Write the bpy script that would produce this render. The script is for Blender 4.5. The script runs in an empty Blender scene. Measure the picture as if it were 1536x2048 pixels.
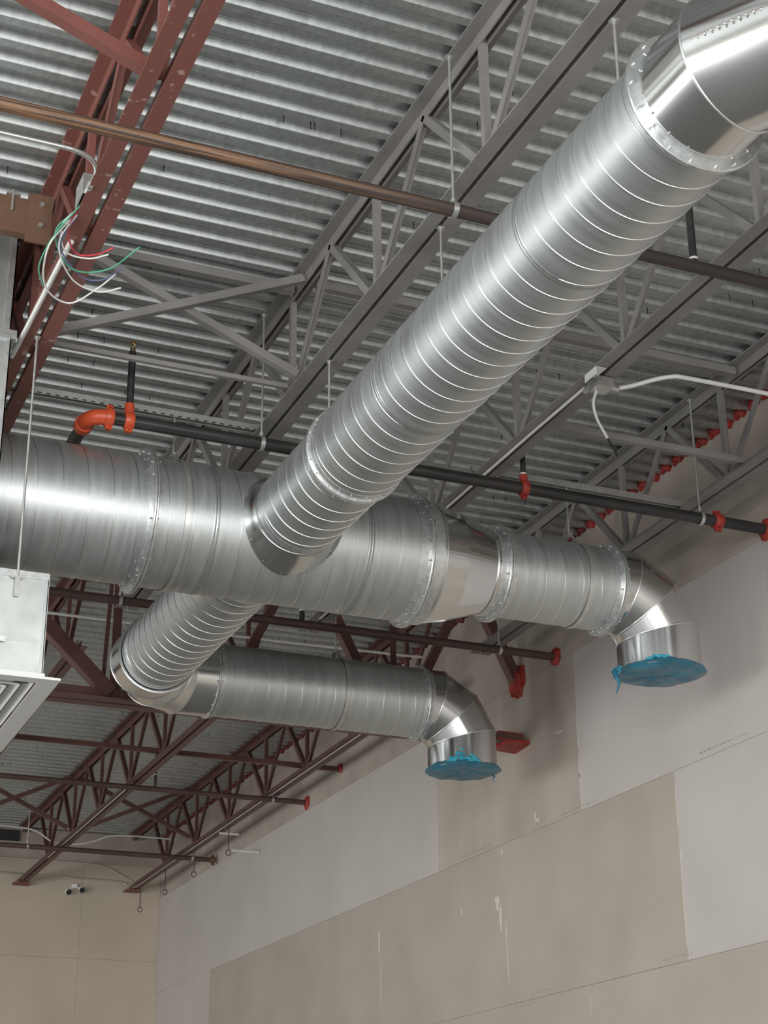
import bpy, math, random
from mathutils import Vector, Matrix
random.seed(7)
sc = bpy.context.scene
COL = sc.collection
E = 1.6                                  # eye height: plan heights below are measured from the eye, the floor is at z = 0

# ------------------------------------------------------------------ camera
yaw, pitch, roll, FPX = 0.40780971, 0.40101657, -0.00931633, 3352.115
fw = Vector((math.sin(yaw)*math.cos(pitch), math.cos(yaw)*math.cos(pitch), math.sin(pitch)))
rt = fw.cross(Vector((0, 0, 1))).normalized(); up = rt.cross(fw)
r2 = rt*math.cos(roll) + up*math.sin(roll); u2 = up*math.cos(roll) - rt*math.sin(roll)
cam = bpy.data.cameras.new('camera'); camo = bpy.data.objects.new('camera', cam); COL.objects.link(camo)
M = Matrix((r2, u2, -fw)).transposed().to_4x4(); M.translation = Vector((0, 0, E)); camo.matrix_world = M
cam.sensor_fit = 'VERTICAL'; cam.sensor_height = 36.0; cam.lens = FPX/2048*36.0
cam.clip_start = 0.05; cam.clip_end = 200
sc.camera = camo

# ------------------------------------------------------------------ world, daylight, exposure
wd = bpy.data.worlds.new('daylight'); sc.world = wd; wd.use_nodes = True
wd.node_tree.nodes['Background'].inputs[0].default_value = (0.86, 0.93, 1.0, 1)
wd.node_tree.nodes['Background'].inputs[1].default_value = 1.0
vs = sc.view_settings; vs.view_transform = 'Standard'; vs.look = 'None'; vs.gamma = 1.0; vs.use_curve_mapping = False
vs.exposure = 0.62

XW, YB, XL, YF = 6.117, 21.75, -12.0, -7.0     # right, back, left and front wall faces
FRONT_WIN = [(-11.5, -7.3), (-6.9, -2.7), (-2.3, 1.7), (2.1, 5.8)]      # x ranges, storefront glazing
FRONT_Z = (1.3, 5.4)
LEFT_WIN = [(-5.5, -1.0), (0.5, 5.0), (6.5, 11.0), (12.5, 17.0), (17.6, 21.2)]   # y ranges
LEFT_Z = (0.3, 3.9)
def window_light(name, loc, rot, sx, sy, power, color):
    L = bpy.data.lights.new(name, 'AREA'); L.shape = 'RECTANGLE'; L.size = sx; L.size_y = sy
    L.energy = power; L.color = color
    o = bpy.data.objects.new(name, L); COL.objects.link(o); o.location = loc; o.rotation_euler = rot
    return o
DAY = (1.0, 0.985, 0.96)
P_FRONT, P_LEFT = 15.0, 14.0              # W per square metre of glazing
for a, b in FRONT_WIN:
    window_light('window_daylight', ((a+b)/2, YF+0.03, sum(FRONT_Z)/2), (math.radians(90), 0, 0), b-a, FRONT_Z[1]-FRONT_Z[0], P_FRONT*(b-a)*(FRONT_Z[1]-FRONT_Z[0]), DAY)
for (a, b), fac in zip(LEFT_WIN, (1.2, 1.2, 1.1, 0.6, 0.4)):
    window_light('window_daylight', (XL+0.03, (a+b)/2, sum(LEFT_Z)/2), (math.radians(90), 0, math.radians(-90)), b-a, LEFT_Z[1]-LEFT_Z[0], P_LEFT*fac*(b-a)*(LEFT_Z[1]-LEFT_Z[0]), DAY)

# ------------------------------------------------------------------ materials
def mat(name, col, rough=0.6, metal=0.0, var=0.0, nscale=6.0, stretch=(1, 1, 1), col2=None, bump=0.0, bscale=40.0, rvar=0.0, detail=4.0, spec=0.5, thresh=None, trans=0.0):
    m = bpy.data.materials.new(name); m.use_nodes = True; nt = m.node_tree
    b = nt.nodes['Principled BSDF']; b.inputs['Roughness'].default_value = rough; b.inputs['Metallic'].default_value = metal
    b.inputs['Specular IOR Level'].default_value = spec
    b.inputs['Base Color'].default_value = (*col, 1)
    if trans: b.inputs['Transmission Weight'].default_value = trans
    tc = nt.nodes.new('ShaderNodeTexCoord'); mp = nt.nodes.new('ShaderNodeMapping'); mp.inputs['Scale'].default_value = stretch
    geo = nt.nodes.new('ShaderNodeNewGeometry')
    nt.links.new(geo.outputs['Position'], mp.inputs['Vector'])
    if var or col2:
        n = nt.nodes.new('ShaderNodeTexNoise'); n.inputs['Scale'].default_value = nscale; n.inputs['Detail'].default_value = detail
        nt.links.new(mp.outputs[0], n.inputs['Vector'])
        cr = nt.nodes.new('ShaderNodeValToRGB')
        lo, hi = thresh if thresh else (0.3, 0.7)
        cr.color_ramp.elements[0].position = lo; cr.color_ramp.elements[1].position = hi
        c2 = col2 if col2 else tuple(min(1, c*(1+var)) for c in col); c1 = col if col2 else tuple(c*(1-var) for c in col)
        cr.color_ramp.elements[0].color = (*c1, 1); cr.color_ramp.elements[1].color = (*c2, 1)
        nt.links.new(n.outputs['Fac'], cr.inputs[0]); nt.links.new(cr.outputs[0], b.inputs['Base Color'])
        if rvar:
            mr = nt.nodes.new('ShaderNodeMapRange'); mr.inputs[1].default_value = 0.3; mr.inputs[2].default_value = 0.7
            mr.inputs[3].default_value = rough-rvar; mr.inputs[4].default_value = rough+rvar
            nt.links.new(n.outputs['Fac'], mr.inputs[0]); nt.links.new(mr.outputs[0], b.inputs['Roughness'])
    if bump:
        n2 = nt.nodes.new('ShaderNodeTexNoise'); n2.inputs['Scale'].default_value = bscale; n2.inputs['Detail'].default_value = 3
        nt.links.new(mp.outputs[0], n2.inputs['Vector'])
        bp = nt.nodes.new('ShaderNodeBump'); bp.inputs['Strength'].default_value = bump; bp.inputs['Distance'].default_value = 0.01
        nt.links.new(n2.outputs['Fac'], bp.inputs['Height']); nt.links.new(bp.outputs[0], b.inputs['Normal'])
    return m
MT = {}
MT['duct_x'] = mat('galvanised_duct_x', (0.56, 0.59, 0.59), 0.43, 0.85, 0.08, 2.2, (14, 1.2, 1.2), rvar=0.05)
MT['duct_y'] = mat('galvanised_duct_y', (0.56, 0.59, 0.59), 0.43, 0.85, 0.08, 2.2, (1.2, 14, 1.2), rvar=0.05)
MT['sheet'] = mat('bright_sheet_metal', (0.72, 0.73, 0.73), 0.17, 1.0, 0.03, 3.0, rvar=0.02, detail=1.0)
MT['seam'] = mat('duct_seam', (0.74, 0.76, 0.76), 0.30, 1.0)
MT['band'] = mat('sealed_joint', (0.66, 0.68, 0.68), 0.36, 0.85, 0.14, 30.0, bump=0.08, bscale=60)
MT['joint_zinc'] = mat('dull_joint_band', (0.44, 0.46, 0.46), 0.42, 0.85, 0.1, 20.0)
MT['plenum'] = mat('plenum_sheet', (0.60, 0.63, 0.62), 0.42, 0.9, 0.12, 9.0, bump=0.05, bscale=14)
MT['deck'] = mat('galvanised_deck', (0.49, 0.515, 0.51), 0.40, 0.78, 0.14, 12.0, (3, 1.5, 1.5), rvar=0.06, detail=6)
MT['grey_steel'] = mat('grey_primed_steel', (0.245, 0.234, 0.226), 0.5, 0.0, 0.14, 4.0)
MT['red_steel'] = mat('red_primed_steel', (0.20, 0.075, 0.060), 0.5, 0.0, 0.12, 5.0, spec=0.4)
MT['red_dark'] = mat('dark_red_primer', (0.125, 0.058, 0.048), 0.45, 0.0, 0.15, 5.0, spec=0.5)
MT['red_scuffed'] = mat('scuffed_red_primer', (0.23, 0.088, 0.070), 0.5, 0.0, col2=(0.45, 0.30, 0.26), nscale=16.0, thresh=(0.645, 0.70), detail=5)
MT['brown_steel'] = mat('brown_rusty_steel', (0.15, 0.082, 0.052), 0.6, 0.0, 0.2, 6.0)
MT['black_pipe'] = mat('black_steel_pipe', (0.028, 0.026, 0.026), 0.4, 0.0, 0.3, 6.0, (0.6, 4, 4))
MT['rust_pipe'] = mat('rust_streaked_pipe', (0.065, 0.042, 0.034), 0.5, 0.0, col2=(0.23, 0.125, 0.065), nscale=3.0, stretch=(0.5, 26, 26), thresh=(0.48, 0.56))
def rust_band(m):
    nt = m.node_tree; b = nt.nodes['Principled BSDF']; old = b.inputs['Base Color'].links[0].from_socket
    g = nt.nodes.new('ShaderNodeNewGeometry'); sx = nt.nodes.new('ShaderNodeSeparateXYZ'); nt.links.new(g.outputs['Position'], sx.inputs[0])
    mr = nt.nodes.new('ShaderNodeMapRange'); mr.inputs[1].default_value = 1.6; mr.inputs[2].default_value = 2.9; nt.links.new(sx.outputs['X'], mr.inputs[0])
    mx = nt.nodes.new('ShaderNodeMix'); mx.data_type = 'RGBA'; nt.links.new(mr.outputs[0], mx.inputs['Factor']); nt.links.new(old, mx.inputs['A'])
    mx.inputs['B'].default_value = (0.055, 0.042, 0.038, 1); nt.links.new(mx.outputs['Result'], b.inputs['Base Color'])
rust_band(MT['rust_pipe'])
MT['brown_pipe'] = mat('brown_pipe', (0.085, 0.05, 0.042), 0.5, 0.0, 0.25, 5.0)
MT['orange'] = mat('orange_fitting_enamel', (0.56, 0.08, 0.03), 0.32, 0.0, 0.1, 10)
MT['firestop_dark'] = mat('dark_firestop', (0.17, 0.03, 0.025), 0.6, 0.0, 0.25, 14, bump=0.6, bscale=30)  # darker red version, for the flutes farther back along the wall
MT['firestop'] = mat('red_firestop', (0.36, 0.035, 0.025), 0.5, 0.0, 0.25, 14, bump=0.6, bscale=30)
MT['zinc'] = mat('zinc_rod', (0.62, 0.62, 0.60), 0.36, 0.8, 0.1, 20)
MT['emt'] = mat('white_conduit', (0.80, 0.80, 0.77), 0.35, 0.15, 0.05, 10)
MT['white'] = mat('white_enamel', (0.82, 0.82, 0.80), 0.4, 0.0, 0.03, 8)
MT['film'] = mat('blue_plastic_film', (0.02, 0.14, 0.22), 0.3, 0.0, col2=(0.04, 0.22, 0.32), nscale=9, stretch=(1, 1, 2), thresh=(0.35, 0.7), bump=0.5, bscale=16, detail=6, spec=0.4)
MT['film_gather'] = mat('gathered_blue_film', (0.03, 0.30, 0.42), 0.12, 0.0, col2=(0.06, 0.42, 0.55), nscale=40, thresh=(0.35, 0.65), spec=0.8)
MT['lav'] = mat('lavender_grey_board', (0.53, 0.49, 0.465), 0.85, 0.0, 0.05, 1.3, bump=0.03, bscale=120, spec=0.2)
MT['tan'] = mat('tan_gypsum_board', (0.44, 0.393, 0.338), 0.88, 0.0, 0.07, 1.5, bump=0.03, bscale=120, spec=0.2)
MT['tan2'] = mat('pale_tan_board', (0.53, 0.46, 0.38), 0.88, 0.0, 0.06, 1.6, bump=0.03, bscale=120, spec=0.2)
MT['dusty'] = mat('dusty_board', (0.45, 0.395, 0.345), 0.9, 0.0, 0.12, 2.4, (1, 1, 0.5), bump=0.03, bscale=100, spec=0.15)
MT['joint'] = mat('board_joint', (0.22, 0.19, 0.16), 0.95)
MT['compound'] = mat('joint_compound', (0.62, 0.58, 0.52), 0.9)
MT['ink'] = mat('board_print', (0.36, 0.325, 0.29), 0.9)
MT['floor'] = mat('concrete_floor', (0.29, 0.29, 0.285), 0.5, 0.0, 0.1, 1.2, bump=0.05)
MT['paint'] = mat('painted_wall', (0.52, 0.50, 0.46), 0.9, 0.0, 0.04, 2)
MT['alu'] = mat('window_frame', (0.25, 0.25, 0.26), 0.4, 0.8)
MT['wire_red'] = mat('red_wire', (0.60, 0.06, 0.08), 0.4)
MT['wire_green'] = mat('green_wire', (0.10, 0.38, 0.24), 0.4)
MT['wire_blue'] = mat('blue_wire', (0.16, 0.18, 0.34), 0.4)
MT['black'] = mat('black_rubber', (0.015, 0.015, 0.016), 0.5)
MT['brass'] = mat('brass', (0.5, 0.36, 0.16), 0.35, 1.0)
MT['screw'] = mat('dark_screw', (0.05, 0.05, 0.05), 0.5, 0.5)

# ------------------------------------------------------------------ mesh helpers (points in plan coordinates, z from the eye)
def basis(d):
    d = Vector(d).normalized(); a = Vector((0, 0, 1)) if abs(d.z) < 0.9 else Vector((1, 0, 0))
    u = d.cross(a).normalized(); return d, u, d.cross(u).normalized()
class MB:
    def __init__(s): s.v = []; s.f = []; s.m = []
    def add(s, vs, fs):
        n = len(s.v); s.v += [Vector(p) for p in vs]; s.f += [tuple(i+n for i in f) for f in fs]; return s
    def box(s, lo, hi):
        (a, b, c), (d, e, f) = lo, hi
        return s.add([(a,b,c),(d,b,c),(d,e,c),(a,e,c),(a,b,f),(d,b,f),(d,e,f),(a,e,f)], [(3,2,1,0),(4,5,6,7),(0,1,5,4),(1,2,6,5),(2,3,7,6),(3,0,4,7)])
    def prism(s, poly, p0, p1, u, w):
        p0, p1, u, w = Vector(p0), Vector(p1), Vector(u), Vector(w); n = len(poly)
        if (p1-p0).dot(u.cross(w)) < 0: poly = poly[::-1]
        vs = [p0+u*a+w*b for a, b in poly] + [p1+u*a+w*b for a, b in poly]
        return s.add(vs, [tuple(range(n))[::-1], tuple(range(n, 2*n))] + [(i, (i+1) % n, n+(i+1) % n, n+i) for i in range(n)])
    def tube(s, pts, r, n=10, cap=True, radii=None):
        pts = [Vector(p) for p in pts]; rings = []; u = None
        for i, p in enumerate(pts):
            d = (pts[min(i+1, len(pts)-1)] - pts[max(i-1, 0)]).normalized()
            if u is None: u = basis(d)[1]
            u = (u - d*u.dot(d)).normalized(); w = d.cross(u); rr = radii[i] if radii else r
            rings.append([p + (u*math.cos(2*math.pi*k/n) + w*math.sin(2*math.pi*k/n))*rr for k in range(n)])
        vs = [q for R in rings for q in R]; fs = []
        for i in range(len(pts)-1):
            for k in range(n):
                a, b = i*n+k, i*n+(k+1) % n; fs.append((a, b, b+n, a+n))
        if cap: fs += [tuple(range(n))[::-1], tuple(range((len(pts)-1)*n, len(pts)*n))]
        return s.add(vs, fs)
    def rev(s, p0, d, prof, n=64, loop=False):
        p0 = Vector(p0); d, u, w = basis(d); vs = []; fs = []; m = len(prof)
        for a, r in prof:
            vs += [p0 + d*a + (u*math.cos(2*math.pi*k/n) + w*math.sin(2*math.pi*k/n))*r for k in range(n)]
        for i in range(m if loop else m-1):
            j = (i+1) % m
            for k in range(n): fs.append((i*n+k, i*n+(k+1) % n, j*n+(k+1) % n, j*n+k))
        return s.add(vs, fs)
    def helix(s, p0, d, L, r, pitch, wid, h, n=48, ph=0.0, hand=1):
        p0 = Vector(p0); d, u, w = basis(d); turns = L/pitch; N = int(turns*n); vs = []; fs = []
        for i in range(N+1):
            t = i/n; a = 2*math.pi*t*hand+ph; c = u*math.cos(a) + w*math.sin(a); x = min(max(t*pitch, wid), L-wid)
            for dx, dr in ((-wid, -0.001), (-wid*0.55, h), (wid*0.55, h), (wid, -0.001)): vs.append(p0 + d*(x+dx) + c*(r+dr))
        for i in range(N):
            for k in range(3): fs.append((i*4+k, i*4+k+1, i*4+k+5, i*4+k+4))
        return s.add(vs, fs)
    def ball(s, c, r, n=10, sq=(1, 1, 1)):
        c = Vector(c); prof = [(-math.cos(math.pi*i/(n//2+1)), math.sin(math.pi*i/(n//2+1))) for i in range(0, n//2+2)]
        vs = []; fs = []; m = len(prof)
        for a, q in prof: vs += [c + Vector((math.cos(2*math.pi*k/n)*q*r*sq[0], math.sin(2*math.pi*k/n)*q*r*sq[1], a*r*sq[2])) for k in range(n)]
        for i in range(m-1):
            for k in range(n): fs.append((i*n+k, i*n+(k+1) % n, (i+1)*n+(k+1) % n, (i+1)*n+k))
        return s.add(vs, fs)
    def mesh(s, name, o, m, smooth=None):
        me = bpy.data.meshes.new(name); me.from_pydata([tuple(p-Vector(o)) for p in s.v], [], s.f); me.validate(); me.update()
        if m: me.materials.append(MT[m])
        if smooth:
            me.polygons.foreach_set('use_smooth', [True]*len(me.polygons)); me.set_sharp_from_angle(angle=math.radians(smooth))
        return me
ORG = {}
def tag(o, label=None, cat=None, group=None, kind=None):
    if label: o['label'] = label
    if cat: o['category'] = cat
    if group: o['group'] = group
    if kind: o['kind'] = kind
    return o
def thing(name, at, label, cat, group=None, kind=None):
    o = bpy.data.objects.new(name, None); COL.objects.link(o); o.empty_display_size = 0.1
    o.location = (at[0], at[1], at[2]+E); ORG[o] = Vector(at)
    return tag(o, label, cat, group, kind)
def part(mb, name, m, parent, smooth=None, label=None, kind=None):
    org = ORG[parent]; o = bpy.data.objects.new(name, mb.mesh(name, org, m, smooth)); COL.objects.link(o)
    o.parent = parent; ORG[o] = org
    return tag(o, label, kind=kind)
def single(mb, name, m, at, label, cat, group=None, kind=None, smooth=None):
    o = bpy.data.objects.new(name, mb.mesh(name, at, m, smooth)); COL.objects.link(o)
    o.location = (at[0], at[1], at[2]+E); ORG[o] = Vector(at)
    return tag(o, label, cat, group, kind)
def inst(me, name, loc, parent=None, rot=None, scale=None):       # shares mesh data; loc in plan coordinates
    o = bpy.data.objects.new(name, me); COL.objects.link(o)
    if parent: o.parent = parent; o.location = Vector(loc)-ORG[parent]
    else: o.location = (loc[0], loc[1], loc[2]+E)
    if rot: o.rotation_euler = rot
    if scale: o.scale = scale
    return o
def smoothline(pts, k=6):
    P = [Vector(p) for p in pts]; P = [P[0]*2-P[1]] + P + [P[-1]*2-P[-2]]; out = []
    for i in range(1, len(P)-2):
        a, b, c, d = P[i-1:i+3]
        for j in range(k):
            t = j/k; out.append(0.5*((2*b)+(c-a)*t+(2*a-5*b+4*c-d)*t*t+(3*b-a-3*c+d)*t**3))
    return out + [P[-2]]

SLOPE = -0.009; H = 4.9
def roof(y): return H + SLOPE*(y-7)
TILT = math.atan(SLOPE)

# ------------------------------------------------------------------ floor and outer walls
single(MB().box((XL-0.2, YF-0.2, -E-0.15), (XW+0.2, YB+0.2, -E)), 'floor', 'floor', (0, 7, -E), 'grey concrete floor of the hall', None, kind='structure')
def holed_wall(name, axis, at, lo, hi, wins, wz, top, label):
    mb = MB(); z0, z1 = wz[0]-E, wz[1]-E; t = 0.2
    def b(a, c, za, zc):
        mb.box((a, at-t, za), (c, at, zc)) if axis == 'x' else mb.box((at-t, a, za), (at, c, zc))
    b(lo, hi, -E, z0); b(lo, hi, z1, top); prev = lo
    for a, c in wins: b(prev, a, z0, z1); prev = c
    b(prev, hi, z0, z1)
    return single(mb, name, 'paint', ((lo+hi)/2, at, -E) if axis == 'x' else (at, (lo+hi)/2, -E), label, None, kind='structure')
holed_wall('wall_front', 'x', YF, XL, XW+0.2, FRONT_WIN, FRONT_Z, 5.05, 'painted storefront wall behind the viewer')
holed_wall('wall_left', 'y', XL, YF, YB+0.2, LEFT_WIN, LEFT_Z, 5.05, 'painted side wall with large windows')
nwin = 0
for ax, wins, wz in (('x', FRONT_WIN, FRONT_Z), ('y', LEFT_WIN, LEFT_Z)):
    for a, c in wins:
        nwin += 1; mb = MB(); z0, z1 = wz[0]-E, wz[1]-E; f = 0.06
        def bar(p, q, za, zc):
            mb.box((p, YF-0.12, za), (q, YF-0.04, zc)) if ax == 'x' else mb.box((XL-0.12, p, za), (XL-0.04, q, zc))
        bar(a, a+f, z0, z1); bar(c-f, c, z0, z1); bar(a+f, c-f, z0, z0+f); bar(a+f, c-f, z1-f, z1); bar((a+c)/2-f/2, (a+c)/2+f/2, z0+f, z1-f)
        single(mb, 'window_%d' % nwin, 'alu', ((a+c)/2, YF, z0) if ax == 'x' else (XL, (a+c)/2, z0), 'dark framed glazing outside the view', None, kind='structure')

# ------------------------------------------------------------------ right and back walls: gypsum boards, each its own piece
def board_wall(name, plane, face, backlo, backhi, rows, label):
    sgn = 1
    bk = MB()
    if plane == 'x': bk.box((face+0.014, backlo, -E), (face+0.2, backhi, 5.05)); at = (face+0.02, (backlo+backhi)/2, -E)
    else: bk.box((backlo, face+0.014, -E), (backhi, face+0.2, 5.05)); at = ((backlo+backhi)/2, face+0.02, -E)
    w = single(bk, name, 'joint', at, label, None, kind='structure')
    g = 0.0008
    for z0, z1, cuts, mats in rows:
        for i in range(len(cuts)-1):
            a, b = cuts[i]+g, cuts[i+1]-g; mb = MB(); pr = random.uniform(0, 0.0018)
            top = min(z1-g, 9)
            if z1 > 4.5: ta, tb = (roof(a), roof(b)) if plane == 'x' else (roof(face), roof(face))
            else: ta = tb = top
            c = 0.0012; f0 = face-pr; B = face+0.0139
            def P(d, s, z): return (d, s, z) if plane == 'x' else (s, d, z)
            vs = [P(B, a, z0+g), P(B, b, z0+g), P(B, b, tb), P(B, a, ta), P(f0+c, a, z0+g), P(f0+c, b, z0+g), P(f0+c, b, tb), P(f0+c, a, ta),
                  P(f0, a+c, z0+g+c), P(f0, b-c, z0+g+c), P(f0, b-c, tb-c), P(f0, a+c, ta-c)]
            fs = [(0,1,2,3), (0,4,5,1), (1,5,6,2), (2,6,7,3), (3,7,4,0), (4,8,9,5), (5,9,10,6), (6,10,11,7), (7,11,8,4), (8,11,10,9)]
            if plane == 'y': fs = [f[::-1] for f in fs]
            mb.add(vs, fs)
            part(mb, 'gypsum_board', mats[i] if isinstance(mats, list) else mats, w)
    return w
Y0 = -7.0
wr = board_wall('wall_right', 'x', XW, Y0, YB+0.2, [
    (-E, 0.305, [Y0, -1.62, 0.82, 3.26, 5.7, 8.14, 10.58, 13.02, 15.46, 17.9, 20.34, YB], 'tan'),
    (0.305, 1.525, [Y0, -1.62, 0.82, 3.26, 5.7, 8.14, 10.585, 13.02, 15.46, 17.9, 20.34, YB], 'tan'),
    (1.525, 2.758, [Y0, -0.44, 2.0, 4.44, 6.88, 9.32, 11.82, 14.33, 16.86, 19.45, YB], ['lav', 'lav', 'lav', 'tan', 'lav', 'tan', 'tan', 'tan', 'tan', 'lav']),
    (2.758, 3.978, [Y0, 0.82, 3.26, 5.7, 8.12, 10.57, 13.05, 15.5, 17.95, 20.4, YB], ['tan', 'lav', 'lav', 'lav', 'lav', 'dusty', 'lav', 'lav', 'lav', 'lav']),
    (3.978, 4.9, [Y0, -0.4, 2.0, 4.44, 6.88, 9.32, 11.78, 14.2, 16.7, 19.2, YB], 'dusty')],
    'right wall of tan and lavender-grey gypsum boards')
wb = board_wall('wall_back', 'y', YB, XL, XW+0.2, [
    (-E, 1.93, [XL, -9.57, -7.13, -4.69, -2.25, 0.19, 2.63, 5.07, XW], 'tan2'),
    (1.93, 3.15, [XL, -9.57, -7.13, -4.69, -2.25, 0.19, 2.63, 5.07, XW], 'tan2'),
    (3.15, 4.37, [XL, -9.57, -7.13, -4.69, -2.25, 0.19, 2.63, 5.07, XW], 'tan2'),
    (4.37, 4.9, [XL, -8.35, -5.91, -3.47, -1.03, 1.41, 3.85, XW], 'dusty')],
    'back wall of pale tan gypsum boards')

single(MB().box((1.0, YB-0.05, 4.585), (4.20, YB-0.002, 4.72)), 'dark_band_1', 'screw', (2.6, YB, 4.585), 'dark band along the top of the back wall', None, kind='structure')  # plain dark box making the dark band just below the deck
# compound smears and printed edge marks on the right wall
def smear(y, z, w, h, seed):
    rnd = random.Random(seed); n = 14; mb = MB(); pts = []
    for k in range(n):
        a = 2*math.pi*k/n; q = rnd.uniform(0.45, 1.0); pts.append((XW-0.0022, y+math.cos(a)*w/2*q, z+math.sin(a)*h/2*q))
    ptsb = [(XW+0.001, p[1], p[2]) for p in pts]
    mb.add(pts+ptsb, [tuple(range(n))[::-1]] + [(k, (k+1) % n, n+(k+1) % n, n+k) for k in range(n)])
    return mb
for i, (y, z, w, h) in enumerate([(11.92, 2.2, 0.05, 0.30), (11.97, 2.32, 0.10, 0.16), (11.83, 2.05, 0.03, 0.25), (11.86, 2.70, 0.05, 0.05), (11.25, 2.83, 0.09, 0.05), (11.28, 2.86, 0.03, 0.10),
                                  (12.62, 2.36, 0.03, 0.08), (12.60, 2.92, 0.025, 0.04), (10.56, 3.25, 0.03, 0.08), (10.57, 3.02, 0.025, 0.06), (9.31, 2.20, 0.02, 0.07), (14.36, 2.35, 0.05, 0.30), (10.85, 3.42, 0.14, 0.03)]):
    part(smear(y, z, w, h, i), 'compound_smear', 'compound', wr)
for i, (y, z, w, h) in enumerate([(11.823, 1.85, 0.018, 0.55), (9.321, 1.95, 0.012, 0.8), (9.321, 2.5, 0.010, 0.4), (10.571, 3.0, 0.014, 0.45), (10.571, 3.4, 0.012, 0.3), (14.331, 2.0, 0.016, 0.7), (13.051, 3.1, 0.010, 0.5), (10.588, 1.4, 0.012, 0.2)]):
    part(smear(y, z, w, h, 40+i), 'seam_streak', 'compound', wr)
def print_marks(y0, z, n, seed):
    rnd = random.Random(seed); mb = MB(); y = y0
    for k in range(n):
        l = rnd.choice((0.012, 0.018, 0.026, 0.03)); hh = rnd.uniform(0.006, 0.013)
        mb.box((XW-0.0028, y-l, z), (XW-0.0017, y, z+hh)); y -= l+rnd.uniform(0.008, 0.03)
    return mb
for i, (y, z, n) in enumerate([(9.0, 2.795, 14), (11.45, 1.56, 10), (11.72, 1.49, 8), (9.62, 1.56, 9), (10.9, 2.785, 12), (12.6, 2.79, 14)]):
    part(print_marks(y, z, n, i), 'edge_print', 'ink', wr, kind='stuff')

# ------------------------------------------------------------------ ceiling: corrugated steel deck in sheets
PITCH = 0.1524
ceil = thing('ceiling', (0, 7, H), 'corrugated galvanised steel roof deck', None, kind='structure')
prof = [(0, 0.0035), (0.002, 0.0008), (0.005, 0), (0.048, 0), (0.0505, 0.0008), (0.0522, 0.0035), (0.0622, 0.0375), (0.0645, 0.040), (0.1375, 0.040), (0.1395, 0.0375)]
mb = MB(); pts = []
for k in range(6): pts += [(k*PITCH+a, b) for a, b in prof]
pts += [(6*PITCH, 0.0035), (6*PITCH+0.005, 0), (6*PITCH+0.02, 0.0)]
pts = [(a, b + (0.0 if i < len(pts)-3 else -0.0012)) for i, (a, b) in enumerate(pts)]
xs = (XL-0.1, XW+0.02)
n = len(pts)
mb.add([(xs[0], a, b) for a, b in pts] + [(xs[1], a, b) for a, b in pts], [(i, n+i, n+i+1, i+1) for i in range(n-1)])
deck_me = mb.mesh('deck_sheet', (0, 0, 0), 'deck')
y = YF-0.05; DECK_Y = []
YSTART = 7.02 - 16*6*PITCH
k = 0
while YSTART + k*6*PITCH < YB+0.1:
    yy = YSTART + k*6*PITCH
    if yy > YF-1.0:
        inst(deck_me, 'deck_sheet', (0, yy, roof(yy)), ceil, (TILT, 0, 0)); DECK_Y.append(yy)
    k += 1
part(MB().box((XL-0.2, YF-0.2, 5.12), (XW+0.2, YB+0.2, 5.25)), 'roof_insulation', 'paint', ceil)
scr = MB().tube([(0, 0, 0.036), (0, 0, -0.016), (0, 0, -0.024)], 0.003, 6, radii=[0.003, 0.003, 0.0005])
scr_me = scr.mesh('roof_screw', (0, 0, 0), 'screw'); rs = random.Random(11)
for row in range(30):
    yy = YSTART + round((4.2 + row*0.3-YSTART)/PITCH)*PITCH + 0.085
    for j in range(3):
        x = rs.uniform(0.7, 6.0)
        if min(abs(x-q) for q in (1.37, 2.84, 4.25, 5.71)) < 0.12: continue
        inst(scr_me, 'roof_screw', (x, yy, roof(yy)), ceil)
        if rs.random() < 0.6: inst(scr_me, 'roof_screw', (x+0.16, yy, roof(yy)), ceil)
for row in range(22):
    yy = YSTART + round((13 + row*0.4-YSTART)/PITCH)*PITCH + 0.085
    for j in range(3): inst(scr_me, 'roof_screw', (rs.uniform(2.9, 5.6), yy, roof(yy)), ceil)
# red firestop stuffed into the deck flutes along the right wall
for v in range(3):
    rnd = random.Random(50+v); mb = MB(); a = 0.046
    sec = [(0.044, -0.012), (0.075, -0.022-0.012*v), (0.112, -0.014), (0.150, -0.028+0.006*v), (0.141, 0.012), (0.137, 0.040), (0.064, 0.040), (0.052, 0.012)]
    sec2 = [(q[0]+rnd.uniform(-.008, .008), q[1]+rnd.uniform(-.008, .004)) for q in sec]
    n = len(sec)
    vs = [(XW+0.004, a_, b_) for a_, b_ in sec] + [(XW-0.028, a_, b_) for a_, b_ in sec2] + [(XW-0.05, 0.098, 0.008)]
    mb.add(vs, [(i, (i+1) % n, n+(i+1) % n, n+i) for i in range(n)] + [(n+i, n+(i+1) % n, 2*n) for i in range(n)])
    MT['fs_me%d' % v] = mb.mesh('flute_firestop', (XW, 0, 0), 'firestop'); MT['fs_dark%d' % v] = mb.mesh('flute_firestop', (XW, 0, 0), 'firestop_dark')
yy = DECK_Y[0]; k = 0
while yy < YB-0.2:
    if yy > 5.5: inst(MT[('fs_me%d' if yy < 10.2 else 'fs_dark%d') % ((k*7) % 3)], 'flute_firestop', (XW, yy, roof(yy)), wr)
    yy += PITCH; k += 1

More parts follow.
